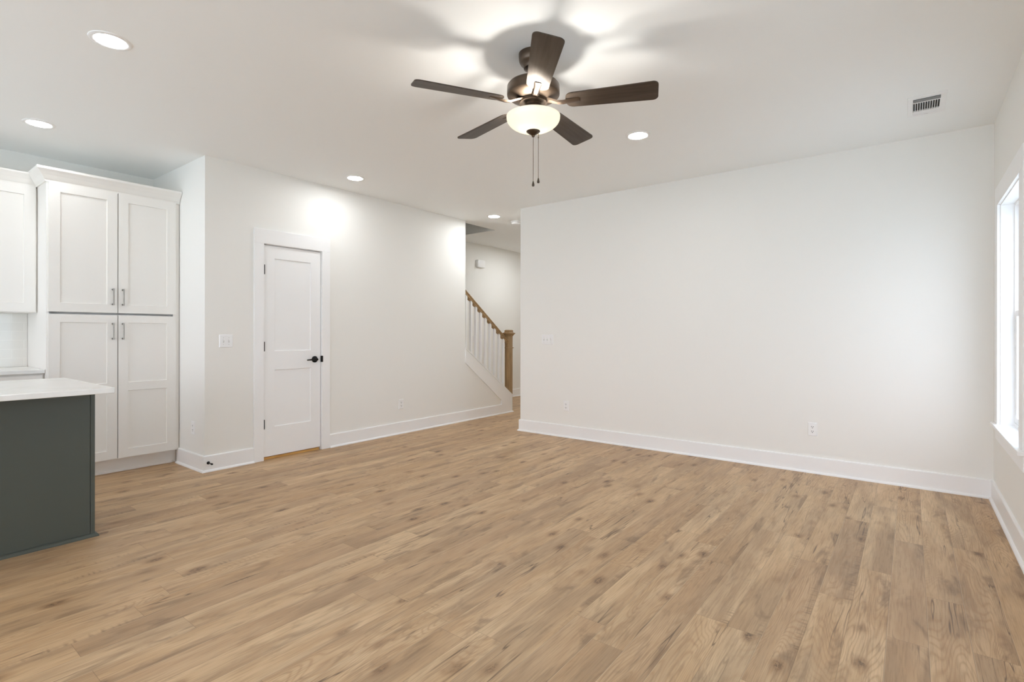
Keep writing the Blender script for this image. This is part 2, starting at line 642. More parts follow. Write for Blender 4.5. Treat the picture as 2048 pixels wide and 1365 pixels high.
sweep(bm, [(XL - 0.055, SY1 + 0.006), (XL + 0.0145, SY1 + 0.006), (XL + 0.0145, 6.05)], [(0, 0), (0.0155, 0), (0.015, 0.006), (0.012, 0.012), (0.0065, 0.0165), (0, 0.018)])
struct('trim_3', bm, 'trim')

# stairs behind the knee wall
st = thing('staircase', 'carpetless wooden staircase rising behind the white knee wall', 'stairs', (-5.45, 6.25, 0))
for i in range(6):
    yf = 6.20 - 0.262 * i
    zt = 0.190 * (i + 1)
    bm = B(); box(bm, XF + 0.001, XL - TH - 0.001, yf - 0.262, yf + 0.025, zt - 0.028, zt, 0.004)
    obj('tread', bm, 'stain', st)
    bm = B(); box(bm, XF + 0.001, XL - TH - 0.001, yf - 0.016, yf, zt - 0.190 + (0.0 if i == 0 else 0.0), zt - 0.028)
    obj('riser', bm, 'trim', st)

# railing
XS = XL - 0.062
rl = thing('stair_railing', 'oak handrail with white square balusters and oak newel post on knee wall', 'railing', (XS, 6.3, 0))
zr = lambda y: 1.788 + (y - 5.328) * (1.098 - 1.788) / (6.263 - 5.328)     # top of the rail
RA = math.atan2(1.098 - 1.788, 6.263 - 5.328)
y0, y1 = 5.20, 6.272
bm = B()
pr = [(-0.029, -0.022), (-0.031, -0.010), (-0.024, -0.002), (-0.012, 0.0), (0.012, 0.0), (0.024, -0.002), (0.031, -0.010), (0.029, -0.022),
      (0.021, -0.030), (0.021, -0.048), (-0.021, -0.048), (-0.021, -0.030)]
A = [bm.verts.new((XS + a, y0, zr(y0) + b / math.cos(RA))) for a, b in pr]
Bv = [bm.verts.new((XS + a, y1, zr(y1) + b / math.cos(RA))) for a, b in pr]
bm.faces.new(A); bm.faces.new(Bv[::-1])
for i in range(len(pr)):
    bm.faces.new((A[i], Bv[i], Bv[(i + 1) % len(pr)], A[(i + 1) % len(pr)]))
obj('handrail', bm, 'stainy', rl, True)
BALY = [6.170 - 0.1045 * k for k in range(9)]
hb = 0.016
for y in BALY:
    bm = B()
    zb = lambda yy: ztop(yy) + 0.016
    zt_ = lambda yy: zr(yy) - 0.048 / math.cos(RA)
    vs = []
    for yy in (y - hb, y + hb):
        for xx in (XS - hb, XS + hb):
            vs.append((bm.verts.new((xx, yy, zb(yy))), bm.verts.new((xx, yy, zt_(yy)))))
    (a, A1), (b, B1), (c, C1), (d, D1) = vs
    for q in ((a, b, B1, A1), (b, d, D1, B1), (d, c, C1, D1), (c, a, A1, C1), (A1, B1, D1, C1), (a, c, d, b)):
        bm.faces.new(q)
    obj('baluster', bm, 'trim', rl)
for i, y in enumerate([6.170 + 0.1045] + BALY[:-1]):
    # fillet filling the plough between two balusters, its ends rounded
    ya, yb = y - 0.1045 + hb + 0.002, y - hb - 0.002
    zt_ = lambda yy: zr(yy) - 0.048 / math.cos(RA)
    bm = B()
    prism(bm, [(ya, zt_(ya)), (yb, zt_(yb)), (yb - 0.006, zt_(yb) - 0.012), (yb - 0.03, zt_(yb - 0.03) - 0.022), (ya + 0.03, zt_(ya + 0.03) - 0.022), (ya + 0.006, zt_(ya) - 0.014)], 'x', XS - 0.012, XS + 0.012)
    obj('fillet', bm, 'stainy', rl)
NX, NY, NW = XS - 0.004, 6.312, 0.0435
bm = B()
box(bm, NX - NW, NX + NW, NY - NW, NY + NW, 0, 1.19, 0.004)
nw = obj('newel_post', bm, 'stain', rl)
bm = B()
box(bm, NX - NW - 0.012, NX + NW + 0.012, NY - NW - 0.012, NY + NW + 0.012, 0.968, 0.982, 0.004)
obj('collar', bm, 'stain', nw)
bm = B()
def frustum(bm, h0, z0, h1, z1):
    a = [bm.verts.new((NX + sx * h0, NY + sy * h0, z0)) for sx, sy in ((-1, -1), (1, -1), (1, 1), (-1, 1))]
    b = [bm.verts.new((NX + sx * h1, NY + sy * h1, z1)) for sx, sy in ((-1, -1), (1, -1), (1, 1), (-1, 1))]
    bm.faces.new(a[::-1]); bm.faces.new(b)
    for i in range(4):
        bm.faces.new((a[i], a[(i + 1) % 4], b[(i + 1) % 4], b[i]))
frustum(bm, NW + 0.004, 1.155, NW + 0.010, 1.170)
frustum(bm, NW + 0.010, 1.170, NW + 0.026, 1.192)
frustum(bm, NW + 0.028, 1.192, NW + 0.028, 1.204)
frustum(bm, NW + 0.016, 1.204, NW + 0.004, 1.214)
frustum(bm, NW + 0.004, 1.214, NW + 0.004, 1.240)
frustum(bm, NW + 0.004, 1.240, NW - 0.006, 1.250)
obj('cap', bm, 'stain', nw)

# ------------------------------------------------------------------ closet door
dr = struct_root('door_1', (XL, (DY0 + DY1) / 2, 0), 'white two panel closet door with black lever and hinges')
JT = 0.010
bm = B()            # jamb
box(bm, XL - TH, XL, DY0, DY0 + JT, 0, DZ)
box(bm, XL - TH, XL, DY1 - JT, DY1, 0, DZ)
box(bm, XL - TH, XL, DY0 + JT, DY1 - JT, DZ - JT, DZ)
obj('jamb', bm, 'trim', dr)
bm = B()            # flat casing
HZ = DZ + 0.130
box(bm, XL, XL + 0.019, CY0, DY0 + 0.006, 0, DZ - 0.006, 0.002)
box(bm, XL, XL + 0.019, DY1 - 0.006, CY1, 0, DZ - 0.006, 0.002)
box(bm, XL, XL + 0.019, CY0, CY1, DZ - 0.006, HZ, 0.002)
obj('casing', bm, 'trim', dr)
SL0, SL1, SZ0, SZ1 = DY0 + JT + 0.003, DY1 - JT - 0.006, 0.030, DZ - JT - 0.006
XD = XL - 0.002
bm = B()


def panelled(bm, x_face, thick, y0, y1, z0, z1, panels, depth, slope=0.004, flip=1):
    """slab facing +x with recessed flat panels"""
    yy = sorted({y0, y1} | {p[0] for p in panels} | {p[1] for p in panels})
    zz = sorted({z0, z1} | {p[2] for p in panels} | {p[3] for p in panels})
    V = {}
    def v(y, z, x=x_face):
        key = (round(y, 5), round(z, 5), round(x, 5))
        if key not in V:
            V[key] = bm.verts.new((x, y, z))
        return V[key]
    for i in range(len(yy) - 1):
        for j in range(len(zz) - 1):
            a, b, c, d = yy[i], yy[i + 1], zz[j], zz[j + 1]
            hole = any(a >= p[0] - 1e-6 and b <= p[1] + 1e-6 and c >= p[2] - 1e-6 and d <= p[3] + 1e-6 for p in panels)
            if not hole:
                bm.faces.new((v(a, c), v(b, c), v(b, d), v(a, d)))
    for p in panels:
        ys_ = [t_ for t_ in yy if p[0] <= t_ <= p[1]]
        zs_ = [t_ for t_ in zz if p[2] <= t_ <= p[3]]
        o = [v(t_, p[2]) for t_ in ys_] + [v(p[1], t_) for t_ in zs_[1:]] + [v(t_, p[3]) for t_ in ys_[::-1][1:]] + [v(p[0], t_) for t_ in zs_[::-1][1:-1]]
        def inn(q):
            y = min(max(q.co.y, p[0] + slope), p[1] - slope)
            z = min(max(q.co.z, p[2] + slope), p[3] - slope)
            return v(y, z, x_face - depth)
        n = len(o)
        ins = [inn(q) for q in o]
        for i in range(n):
            q = [o[i], o[(i + 1) % n], ins[(i + 1) % n], ins[i]]
            bm.faces.new(q)
        bm.faces.new(ins)
    xb = x_face - thick
    per = [(t_, z0) for t_ in yy] + [(y1, t_) for t_ in zz[1:]] + [(t_, z1) for t_ in yy[::-1][1:]] + [(y0, t_) for t_ in zz[::-1][1:-1]]
    f_ = [v(*q) for q in per]
    b_ = [v(q[0], q[1], xb) for q in per]
    n = len(per)
    for i in range(n):
        bm.faces.new((f_[i], b_[i], b_[(i + 1) % n], f_[(i + 1) % n]))
    bm.faces.new(b_)


panelled(bm, XD, 0.035, SL0, SL1, SZ0, SZ1, [(2.570, 2.950, 1.028, 1.917), (2.570, 2.950, 0.306, 0.850)], 0.009, 0.005)
obj('door_slab', bm, 'trim', dr)
bm = B()            # stop bead behind the slab
box(bm, XD - 0.050, XD - 0.038, DY0 + JT, DY0 + JT + 0.03, 0, DZ - JT)
box(bm, XD - 0.050, XD - 0.038, DY1 - JT - 0.03, DY1 - JT, 0, DZ - JT)
box(bm, XD - 0.050, XD - 0.038, DY0 + JT, DY1 - JT, DZ - JT - 0.03, DZ - JT)
obj('door_stop_bead', bm, 'trim', dr)
for z in (1.804, 1.076, 0.340):
    bm = B()
    tube(bm, [(XL + 0.005, SL0 - 0.001, z - 0.046), (XL + 0.005, SL0 - 0.001, z + 0.044)], 0.0082, 10)
    obj('hinge', bm, 'black', dr, True)
HZc, HYc = 0.934, 2.992
bm = B()
vb = bmesh.new()
lathe(vb, [(0.0, 0), (0.033, 0.0), (0.033, 0.006), (0.028, 0.011), (0.012, 0.013), (0.0105, 0.030), (0.011, 0.052), (0.0, 0.054)], 28)
for v_ in vb.verts:
    x, y, z = v_.co
    v_.co = (XD + z, HYc + x, HZc + y)
hd = obj('handle', vb, 'black', dr, True)
tube(bm, [(XD + 0.047, HYc + 0.006, HZc), (XD + 0.048, HYc - 0.02, HZc), (XD + 0.048, HYc - 0.06, HZc - 0.001), (XD + 0.045, HYc - 0.108, HZc - 0.003)], [0.0095, 0.009, 0.008, 0.006], 12)
obj('lever', bm, 'black', hd, True)
bm = B()
box(bm, XL - 0.002, XL + 0.0205, DY1 - 0.0125, DY1 + 0.004, HZc - 0.030, HZc + 0.034, 0.002)
obj('strike_plate', bm, 'black', dr)
bm = B()
box(bm, XL - TH, XL - 0.012, DY0 + JT + 0.001, DY1 - JT - 0.012, 0, 0.022)
obj('threshold', bm, 'pine', dr)

# ------------------------------------------------------------------ pantry cabinet and kitchen run
def handle(parent, x, y, z0, z1):
    bm = B()
    for z in (z0 + 0.008, z1 - 0.008):
        tube(bm, [(x - 0.001, y, z), (x + 0.028, y, z)], 0.0045, 10)
        tube(bm, [(x - 0.001, y, z), (x + 0.003, y, z)], 0.0075, 10)
    tube(bm, [(x + 0.028, y, z0), (x + 0.028, y, z0 + 0.02), (x + 0.030, y, (z0 + z1) / 2), (x + 0.028, y, z1 - 0.02), (x + 0.028, y, z1)], 0.0044, 10)
    return obj('handle', bm, 'nickel', parent, True)


def crown(bm, path, z0=2.392, z1=2.497, proj=0.066):
    """crown moulding: path travels with the front to the left"""
    P = [(0, z0), (0.010, z0), (0.012, z0 + 0.012), (0.020, z0 + 0.022), (0.036, z0 + 0.048), (0.052, z0 + 0.070), (proj - 0.004, z0 + 0.082), (proj, z0 + 0.086),
         (proj, z1), (0.0, z1)]
    sweep(bm, path, P)


XP = -5.36          # door faces of the pantry
PY0, PY1 = 1.012, 1.944
pc = thing('pantry_cabinet', 'tall white four door pantry cabinet with crown beside the return wall', 'cabinet', (-5.7, 1.478, 0))
bm = B()
box(bm, XK + 0.002, XP - 0.075, PY0, PY1, 0.125, 2.497)
box(bm, XP - 0.075, XP - 0.020, PY0, PY0 + 0.018, 0.125, 2.497)
box(bm, XP - 0.075, XP - 0.020, 1.895, PY1, 0.125, 2.497)
box(bm, XP - 0.075, XP - 0.020, PY0 + 0.018, 1.895, 2.386, 2.497)
box(bm, XP - 0.075, XP - 0.020, PY0 + 0.018, 1.895, 0.125, 0.145)
obj('body', bm, 'cab', pc)
bm = B()
box(bm, XK + 0.05, XP - 0.095, PY0 + 0.0, PY1, 0, 0.125)
box(bm, XP - 0.095, XP - 0.083, PY0 + 0.0, PY1 - 0.03, 0, 0.020, 0.003)
obj('toe_kick', bm, 'cab', pc)
S = 0.071
DOORS = [(1.021, 1.4685, 1.372, 2.394, 'r'), (1.4745, 1.912, 1.372, 2.394, 'l'),
         (1.021, 1.4685, 0.133, 1.354, 'r'), (1.4745, 1.912, 0.133, 1.354, 'l')]
for a, b, c, d, side in DOORS:
    bm = B()
    pans = [(a + S, b - S, c + S, d - S)] if c > 1 else [(a + S, b - S, c + S, 0.706), (a + S, b - S, 0.777, d - S + 0.006)]
    panelled(bm, XP, 0.019, a, b, c, d, pans, 0.010, 0.0025)
    dd = obj('door', bm, 'cab', pc)
    yh = b - 0.034 if side == 'r' else a + 0.031
    if c > 1:
        handle(dd, XP, yh, 1.436, 1.578)
    else:
        handle(dd, XP, yh, 1.146, 1.288)
bm = B()
crown(bm, [(XP - 0.02, PY1), (XP - 0.02, PY0), (-5.68, PY0)][::1])
obj('crown', bm, 'cab', pc)

XU = -5.66
uc = thing('upper_cabinet', 'white upper cabinet hung above the tiled backsplash beside pantry', 'cabinet', (-5.85, 0.6, 1.36))
UY0, UY1 = 0.10, 1.010
bm = B()
box(bm, XK + 0.002, XU - 0.020, UY0, UY1, 1.367, 2.440, 0.001)
obj('body', bm, 'cab', uc)
for a, b in ((0.113, 0.552), (0.558, 1.000)):
    bm = B()
    panelled(bm, XU, 0.019, a, b, 1.372, 2.392, [(a + S, b - S, 1.372 + S, 2.392 - S)], 0.010, 0.0025)
    dd = obj('door', bm, 'cab', uc)
    handle(dd, XU, b - 0.034 if a < 0.3 else a + 0.034, 1.436, 1.578)
bm = B()
crown(bm, [(XU - 0.02, UY1), (XU - 0.02, UY0)], z1=2.490)
obj('crown', bm, 'cab', uc)

bc = thing('base_cabinet', 'white base cabinet under the kitchen counter behind the island', 'cabinet', (-5.72, 0.4, 0))
bm = B()
box(bm, XK + 0.002, -5.445, -0.6, 1.010, 0.10, 0.884, 0.001)
obj('body', bm, 'cab', bc)
bm = B()
box(bm, XK + 0.05, -5.52, -0.6, 1.010, 0, 0.10)
obj('toe_kick', bm, 'cab', bc)
for a, b in ((-0.59, -0.205), (-0.2, 0.19), (0.195, 0.595), (0.60, 1.0)):
    bm = B()
    panelled(bm, -5.425, 0.019, a, b, 0.105, 0.70, [(a + S, b - S, 0.105 + S, 0.70 - S)], 0.010, 0.0025)
    obj('door', bm, 'cab', bc)
    bm = B()
    box(bm, -5.444, -5.425, a, b, 0.708, 0.870, 0.001)
    dw = obj('drawer', bm, 'cab', bc)
bm = B()
box(bm, XK + 0.012, -5.40, -0.6, 1.009, 0.885, 0.915, 0.003)
ct = obj('countertop', bm, 'quartz')
ct['label'] = 'white quartz kitchen counter running along the tiled wall to the pantry'; ct['category'] = 'countertop'
bm = B()
box(bm, XK, XK + 0.011, -0.6, 1.010, 0.916, 1.366)
struct('wall_backsplash', bm, 'tile')

# ------------------------------------------------------------------ island
IX, IY = -3.842, 0.943
isl = thing('kitchen_island', 'dark green kitchen island base with plain back panel', 'kitchen island', (-4.2, -0.2, 0))
bm = B()
box(bm, -4.52, IX - 0.006, -1.35, IY - 0.020, 0.0, 0.869)
obj('body', bm, 'island', isl)
bm = B()
box(bm, IX - 0.006, IX, -1.34, IY - 0.0235, 0.0, 0.869)
obj('back_panel', bm, 'island', isl)
bm = B()
box(bm, -4.52, IX + 0.001, IY - 0.0205, IY, 0.0, 0.869, 0.001)
obj('end_panel', bm, 'island', isl)
bm = B()
sweep(bm, [(-4.52, IY), (IX + 0.001, IY), (IX + 0.001, -1.35)][::-1], [(0, 0), (-0.017, 0), (-0.0165, 0.008), (-0.013, 0.014), (-0.007, 0.019), (0, 0.020)])
obj('shoe_moulding', bm, 'island', isl)
bm = B()
box(bm, -4.57, -3.535, -1.40, 0.958, 0.870, 0.900, 0.003)
it = obj('island_countertop', bm, 'quartz')
it['label'] = 'white quartz slab overhanging the dark green island'; it['category'] = 'countertop'

# ------------------------------------------------------------------ windows
def window(n, a, b, x=XR, z0=WZ0, z1=WZ1):
    r_ = struct_root('window_%d' % n, (x, (a + b) / 2, z0), None)
    D = 0.066
    bm = B()
    box(bm, x - 0.001, x + D, a, a + 0.012, z0, z1)
    box(bm, x - 0.001, x + D, b - 0.012, b, z0, z1)
    box(bm, x - 0.001, x + D, a + 0.012, b - 0.012, z1 - 0.012, z1)
    obj('jamb', bm, 'trim', r_)
    bm = B()
    cw = 0.112
    box(bm, x - 0.019, x, a - cw, a + 0.005, z0, z1 - 0.005, 0.002)
    box(bm, x - 0.019, x, b - 0.005, b + cw, z0, z1 - 0.005, 0.002)
    box(bm, x - 0.019, x, a - cw, b + cw, z1 - 0.005, z1 + cw + 0.01, 0.002)
    obj('casing', bm, 'trim', r_)
    bm = B()
    box(bm, x - 0.042, x, a - cw - 0.03, b + cw + 0.03, z0 - 0.022, z0, 0.004)
    box(bm, x - 0.004, x + TH, a, b, z0 - 0.022, z0)
    obj('sill', bm, 'trim', r_)
    bm = B()
    box(bm, x - 0.016, x, a - cw, b + cw, z0 - 0.112, z0 - 0.022, 0.002)
    obj('apron', bm, 'trim', r_)
    bm = B()
    f = 0.030
    X0, X1 = x + D, x + TH
    box(bm, X0, X1, a, a + f, z0, z1); box(bm, X0, X1, b - f, b, z0, z1)
    box(bm, X0, X1, a + f, b - f, z0, z0 + 0.02); box(bm, X0, X1, a + f, b - f, z1 - 0.025, z1)
    obj('frame', bm, 'trim', r_)
    zm = (z0 + z1) / 2
    for (s0, s1, q0, q1) in ((X0 + 0.004, X0 + 0.024, z0 + 0.02, zm + 0.02), (X0 + 0.027, X0 + 0.047, zm - 0.018, z1 - 0.025)):
        bm = B()
        e = 0.038
        box(bm, s0, s1, a + f, a + f + e, q0, q1, 0.002); box(bm, s0, s1, b - f - e, b - f, q0, q1, 0.002)
        box(bm, s0, s1, a + f + e, b - f - e, q0, q0 + e, 0.002); box(bm, s0, s1, a + f + e, b - f - e, q1 - e, q1, 0.002)
        sh = obj('sash', bm, 'trim', r_)
        bm = B()
        xm = (s0 + s1) / 2
        box(bm, xm - 0.002, xm + 0.002, a + f + e - 0.004, b - f - e + 0.004, q0 + e - 0.004, q1 - e + 0.004)
        obj('pane', bm, 'glass', sh)
    return r_


for i, (a, b) in enumerate(WINS):
    window(i + 1, a, b)

# ------------------------------------------------------------------ recessed lights
CANS = [(-3.330, 0.880, 'recessed ceiling light nearest the camera, over the island end'),
        (-5.072, 0.913, 'recessed ceiling light above the pantry and wall cabinet'),
        (-4.370, 3.140, 'recessed ceiling light close to the closet door wall'),
        (-1.678, 3.787, 'recessed ceiling light over the open floor, just beyond the fan'),
        (-4.356, 5.286, 'recessed ceiling light at the hall entrance beside the smoke detector'),
        (-5.000, 7.300, 'recessed ceiling light deep in the hall behind the long wall')]
ring0 = None
diff0 = {}
CIRC = ['kitchen', 'kitchen', 'living', 'living', 'hall', 'stairs']
for i, (x, y, lab) in enumerate(CANS):
    r_ = thing('recessed_light', lab, 'ceiling light', (x, y, H), 'recessed lights in the ceiling')
    if ring0 is None:
        bm = B()
        lathe(bm, [(0.070, -0.004), (0.074, -0.0065), (0.086, -0.006), (0.093, -0.003), (0.094, 0.0), (0.070, 0.0)], 48, close=True)
        ring0 = obj('trim_ring', bm, 'plastic', r_, True, at=0)
    else:
        c = ring0.copy(); C.objects.link(c); c.parent = r_
    k = CIRC[i]
    if k not in diff0:
        bm = B()
        lathe(bm, [(0.0, -0.0035), (0.0705, -0.0035), (0.0705, -0.001), (0.0, -0.001)], 48)
        diff0[k] = obj('diffuser', bm, 'can_' + k, r_, False, at=0)
    else:
        c = diff0[k].copy(); C.objects.link(c); c.parent = r_

# ------------------------------------------------------------------ ceiling fan
FD = 2.854
fxp = 1065.9
F = Vector((0, 0, 0)) + (fw + rt * ((fxp - 1024) / 1039.9)) * FD
F.z = H
fan = thing('ceiling_fan', 'five blade dark bronze ceiling fan with lit glass bowl and pull chains', 'ceiling fan', F)
fx_, fy_ = F.x, F.y


def fl(name, prof, mat, parent=None, close=False, seg=56):
    bm = B()
    lathe(bm, prof, seg, fx_, fy_, close)
    return obj(name, bm, mat, parent or fan, True)


fl('canopy', [(0.0, 2.74), (0.080, 2.74), (0.080, 2.722), (0.078, 2.700), (0.070, 2.686), (0.056, 2.675), (0.052, 2.660), (0.034, 2.650), (0.0, 2.648)], 'bronze')
fl('downrod', [(0.0, 2.66), (0.0135, 2.66), (0.0135, 2.60), (0.030, 2.595), (0.032, 2.570), (0.0, 2.566)], 'bronze')
mh = fl('motor_housing', [(0.0, 2.583), (0.05, 2.582), (0.110, 2.578), (0.135, 2.572), (0.143, 2.562), (0.1445, 2.520), (0.143, 2.512), (0.132, 2.503), (0.085, 2.487), (0.072, 2.486), (0.0, 2.486)], 'bronze')
fl('vent_ring', [(0.074, 2.487), (0.0745, 2.470), (0.060, 2.468), (0.0, 2.468)], 'bronze')
fl('light_fitter', [(0.0, 2.470), (0.044, 2.470), (0.046, 2.452), (0.058, 2.446), (0.0635, 2.440), (0.0635, 2.431), (0.030, 2.430), (0.010, 2.428), (0.010, 2.318), (0.0, 2.318)], 'bronze')
bowl = []
for i in range(15):
    t = i / 14 * PI / 2
    bowl.append((0.147 * math.cos(t) ** 1.0 if i < 14 else 0.012, 2.391 - 0.077 * math.sin(t)))
outer = [(0.1475, 2.399)] + bowl
inner = [(max(r - 0.004, 0.012), z + 0.004) for r, z in reversed(bowl)] + [(0.1435, 2.399)]
fl('light_bowl', outer + inner, 'bowl', None, True)
fl('finial', [(0.0, 2.324), (0.030, 2.3235), (0.0385, 2.320), (0.037, 2.314), (0.026, 2.305), (0.013, 2.297), (0.0085, 2.293), (0.0085, 2.288), (0.005, 2.285), (0.0, 2.284)], 'bronze')
# bulbs with their light
for s in (-1, 1):
    bx, by = fx_ + rt.x * 0.034 * s, fy_ + rt.y * 0.034 * s
    bm = B()
    lathe(bm, [(0.0, 2.340), (0.008, 2.342), (0.014, 2.350), (0.015, 2.358), (0.013, 2.368), (0.008, 2.380), (0.008, 2.400), (0.0, 2.400)], 20, bx, by)
    obj('bulb', bm, 'bulb', fan, True)
    ld = bpy.data.lights.new('bulb_light', 'POINT')
    ld.energy = FAN_W
    ld.color = (1.0, 0.95, 0.88)
    ld.shadow_soft_size = 0.022
    lo = bpy.data.objects.new('bulb_light', ld)
    C.objects.link(lo)
    lo.parent = fan
    lo.location = (bx - fx_ + fw.x * 0.02 * s, by - fy_ + fw.y * 0.02 * s, 2.345 - H)
for off, depth, zend in ((0.0, 0.0, 2.022), (0.030, 0.035, 2.050)):
    p = F + rt * off + fw * depth
    bm = B()
    zs = 2.286 if off == 0 else 2.425
    tube(bm, [(p.x, p.y, zs), (p.x, p.y, zend + 0.018)], 0.0016, 8)
    if off:
        tube(bm, [(p.x, p.y, 2.300), (p.x, p.y, 2.292)], 0.003, 8)
    ch = obj('pull_chain', bm, 'chain', fan)
    bm = B()
    lathe(bm, [(0.0, zend + 0.022), (0.003, zend + 0.020), (0.005, zend + 0.010), (0.0075, zend), (0.0065, zend - 0.006), (0.0, zend - 0.009)], 14, p.x, p.y)
    obj('fob', bm, 'blade', ch, True)

PH0 = 5.4276
ZB = 2.468
R0, R1 = 0.180, 0.662
PITCH = math.radians(12.5)
blade_me = iron_me = None


def rounded_blade():
    """outline in (along, across): rounded shoulders at the root, rounded corners at the tip"""
    pts = []
    w0, w1 = 0.058, 0.072
    def arc(cx_, cy_, r, a0, a1, n=7):
        return [(cx_ + r * math.cos(a0 + (a1 - a0) * i / n), cy_ + r * math.sin(a0 + (a1 - a0) * i / n)) for i in range(n + 1)]
    rc = 0.028
    pts += arc(R1 - rc, w1 - rc, rc, 0, PI / 2)
    rr_ = 0.040
    pts += arc(R0 + rr_, w0 - rr_, rr_, PI / 2 + 0.1, PI)
    pts += arc(R0 + rr_, -w0 + rr_, rr_, PI, 3 * PI / 2 - 0.1)
    pts += arc(R1 - rc, -w1 + rc, rc, -PI / 2, 0)
    return pts


for k in range(5):
    if blade_me is None:
        bm = B()
        prism(bm, rounded_blade(), 'z', -0.003, 0.003)
        bl = obj('blade', bm, 'blade', fan, False, at=0)
        blade_me = bl.data
        bm = B()
        # arm from the flywheel out under the blade: flat tongue, curved down
        path = [(0.066, 0.024, 0.017), (0.10, 0.020, 0.005), (0.135, 0.016, -0.009), (0.165, 0.0155, -0.012), (0.20, 0.018, -0.0095), (0.235, 0.0205, -0.006), (0.252, 0.0195, -0.005)]
        th_ = [0.008, 0.008, 0.009, 0.009, 0.007, 0.004, 0.002]
        rows = []
        for (a, hw, z), t_ in zip(path, th_):
            rows.append([bm.verts.new(q) for q in ((a, -hw, z + t_ * 0.5), (a, -hw * 0.6, z - t_ * 0.5), (a, hw * 0.6, z - t_ * 0.5), (a, hw, z + t_ * 0.5))])
        for A, Bq in zip(rows, rows[1:]):
            for i in range(4):
                bm.faces.new((A[i], A[(i + 1) % 4], Bq[(i + 1) % 4], Bq[i]))
        bm.faces.new(rows[0]); bm.faces.new(rows[-1][::-1])
        ir = obj('blade_iron', bm, 'bronze', bl, True, at=0)
    else:
        bl = bl.copy(); C.objects.link(bl)
        ir = ir.copy(); C.objects.link(ir)
        ir.parent = bl
    bl.parent = fan
    bl.location = (0, 0, ZB - H)
    bl.rotation_euler = (Matrix.Rotation(PH0 + k * 2 * PI / 5, 3, 'Z') @ Matrix.Rotation(-PITCH, 3, 'X')).to_euler()

# ------------------------------------------------------------------ ceiling register
vt = thing('ceiling_vent', 'white louvred supply register in the ceiling near the window wall', 'vent', (0.081, 4.43, H))
vx0, vx1, vy0, vy1 = -0.019, 0.183, 4.252, 4.632
ix0, ix1, iy0, iy1 = 0.010, 0.152, 4.298, 4.585
bm = B()
prof = [(0, 0), (0, -0.002), (0.012, -0.006), (0.028, -0.008), (0.030, 0.0)]
for (a0, a1, b0, b1) in ((vx0, vx1, vy0, iy0), (vx0, vx1, iy1, vy1), (vx0, ix0, iy0, iy1), (ix1, vx1, iy0, iy1)):
    box(bm, a0, a1, b0, b1, H - 0.005, H, 0.0015)
obj('frame', bm, 'plastic', vt)
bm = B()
box(bm, ix0, ix1, iy0, iy1, H - 0.0012, H - 0.0002)  # flat dark sheet, painted as the shade behind the louvres
obj('duct_shade', bm, 'duct_shade', vt)
ym0, ym1 = 4.352, 4.520
for y in (ym0, ym1):
    bm = B()
    box(bm, ix0, ix1, y - 0.0035, y + 0.0035, H - 0.010, H - 0.001)
    obj('divider', bm, 'plastic', vt)
for i in range(12):
    x = ix0 + (ix1 - ix0) * i / 11
    bm = B()
    prism(bm, [(x - 0.0035, H - 0.011), (x - 0.0015, H - 0.0115), (x + 0.0020, H - 0.001), (x, H - 0.001)], 'y', ym0 + 0.003, ym1 - 0.003)
    obj('slat', bm, 'plastic', vt)
for i in range(4):
    y = ym1 + 0.010 + i * 0.0155
    bm = B()
    prism(bm, [(y, H - 0.002), (y + 0.012, H - 0.0115), (y + 0.0145, H - 0.0115), (y + 0.0025, H - 0.002)], 'x', ix0, ix1)
    obj('slat', bm, 'plastic', vt)
for i in range(3):
    y = iy0 + 0.004 + i * 0.0175
    bm = B()
    prism(bm, [(y + 0.012, H - 0.002), (y, H - 0.0115), (y - 0.002, H - 0.0115), (y + 0.010, H - 0.002)], 'x', ix0, ix1)
    obj('slat', bm, 'plastic', vt)
bm = B()
box(bm, 0.070, 0.092, iy1 + 0.002, iy1 + 0.012, H - 0.014, H - 0.004, 0.001)
obj('lever', bm, 'plastic', vt)

# ------------------------------------------------------------------ smoke detector
sd = thing('smoke_detector', 'round white smoke detector on the hall ceiling', 'smoke detector', (-4.31, 5.707, H))
bm = B()
lathe(bm, [(0.0, 0.0), (0.072, 0.0), (0.072, -0.010), (0.066, -0.012), (0.0, -0.012)], 40)
obj('base', bm, 'plastic', sd, True, at=0)
bm = B()
lathe(bm, [(0.060, -0.012), (0.060, -0.016), (0.063, -0.017), (0.063, -0.030), (0.052, -0.042), (0.020, -0.046), (0.0, -0.046)], 40)
obj('cover', bm, 'plastic', sd, True, at=0)

# ------------------------------------------------------------------ door chime on the stair wall
dc = thing('door_chime', 'white door chime box high on the stair wall', 'door chime', (XF, 6.83, 2.40))
bm = B()
box(bm, XF, XF + 0.052, 6.735, 6.925, 2.335, 2.465, 0.010)
obj('cover', bm, 'plastic', dc, True)
bm = B()
box(bm, XF, XF + 0.046, 6.728, 6.736, 2.345, 2.455, 0.002)
obj('base', bm, 'plastic', dc)

# ------------------------------------------------------------------ switches and outlets, built facing +y out of the wall, then turned
def plate(bm, w_, h_):
    t_, s_ = 0.006, 0.005
    a = [bm.verts.new(p) for p in ((-w_ / 2, 0, -h_ / 2), (w_ / 2, 0, -h_ / 2), (w_ / 2, 0, h_ / 2), (-w_ / 2, 0, h_ / 2))]
    b = [bm.verts.new(p) for p in ((-w_ / 2 + s_, -t_, -h_ / 2 + s_), (w_ / 2 - s_, -t_, -h_ / 2 + s_), (w_ / 2 - s_, -t_, h_ / 2 - s_), (-w_ / 2 + s_, -t_, h_ / 2 - s_))]
    bm.faces.new(a); bm.faces.new(b[::-1])
    for i in range(4):
        bm.faces.new((a[i], a[(i + 1) % 4], b[(i + 1) % 4], b[i]))


def rotz(d):
    return {'-y': 0.0, '+x': PI / 2, '+y': PI, '-x': -PI / 2}[d]


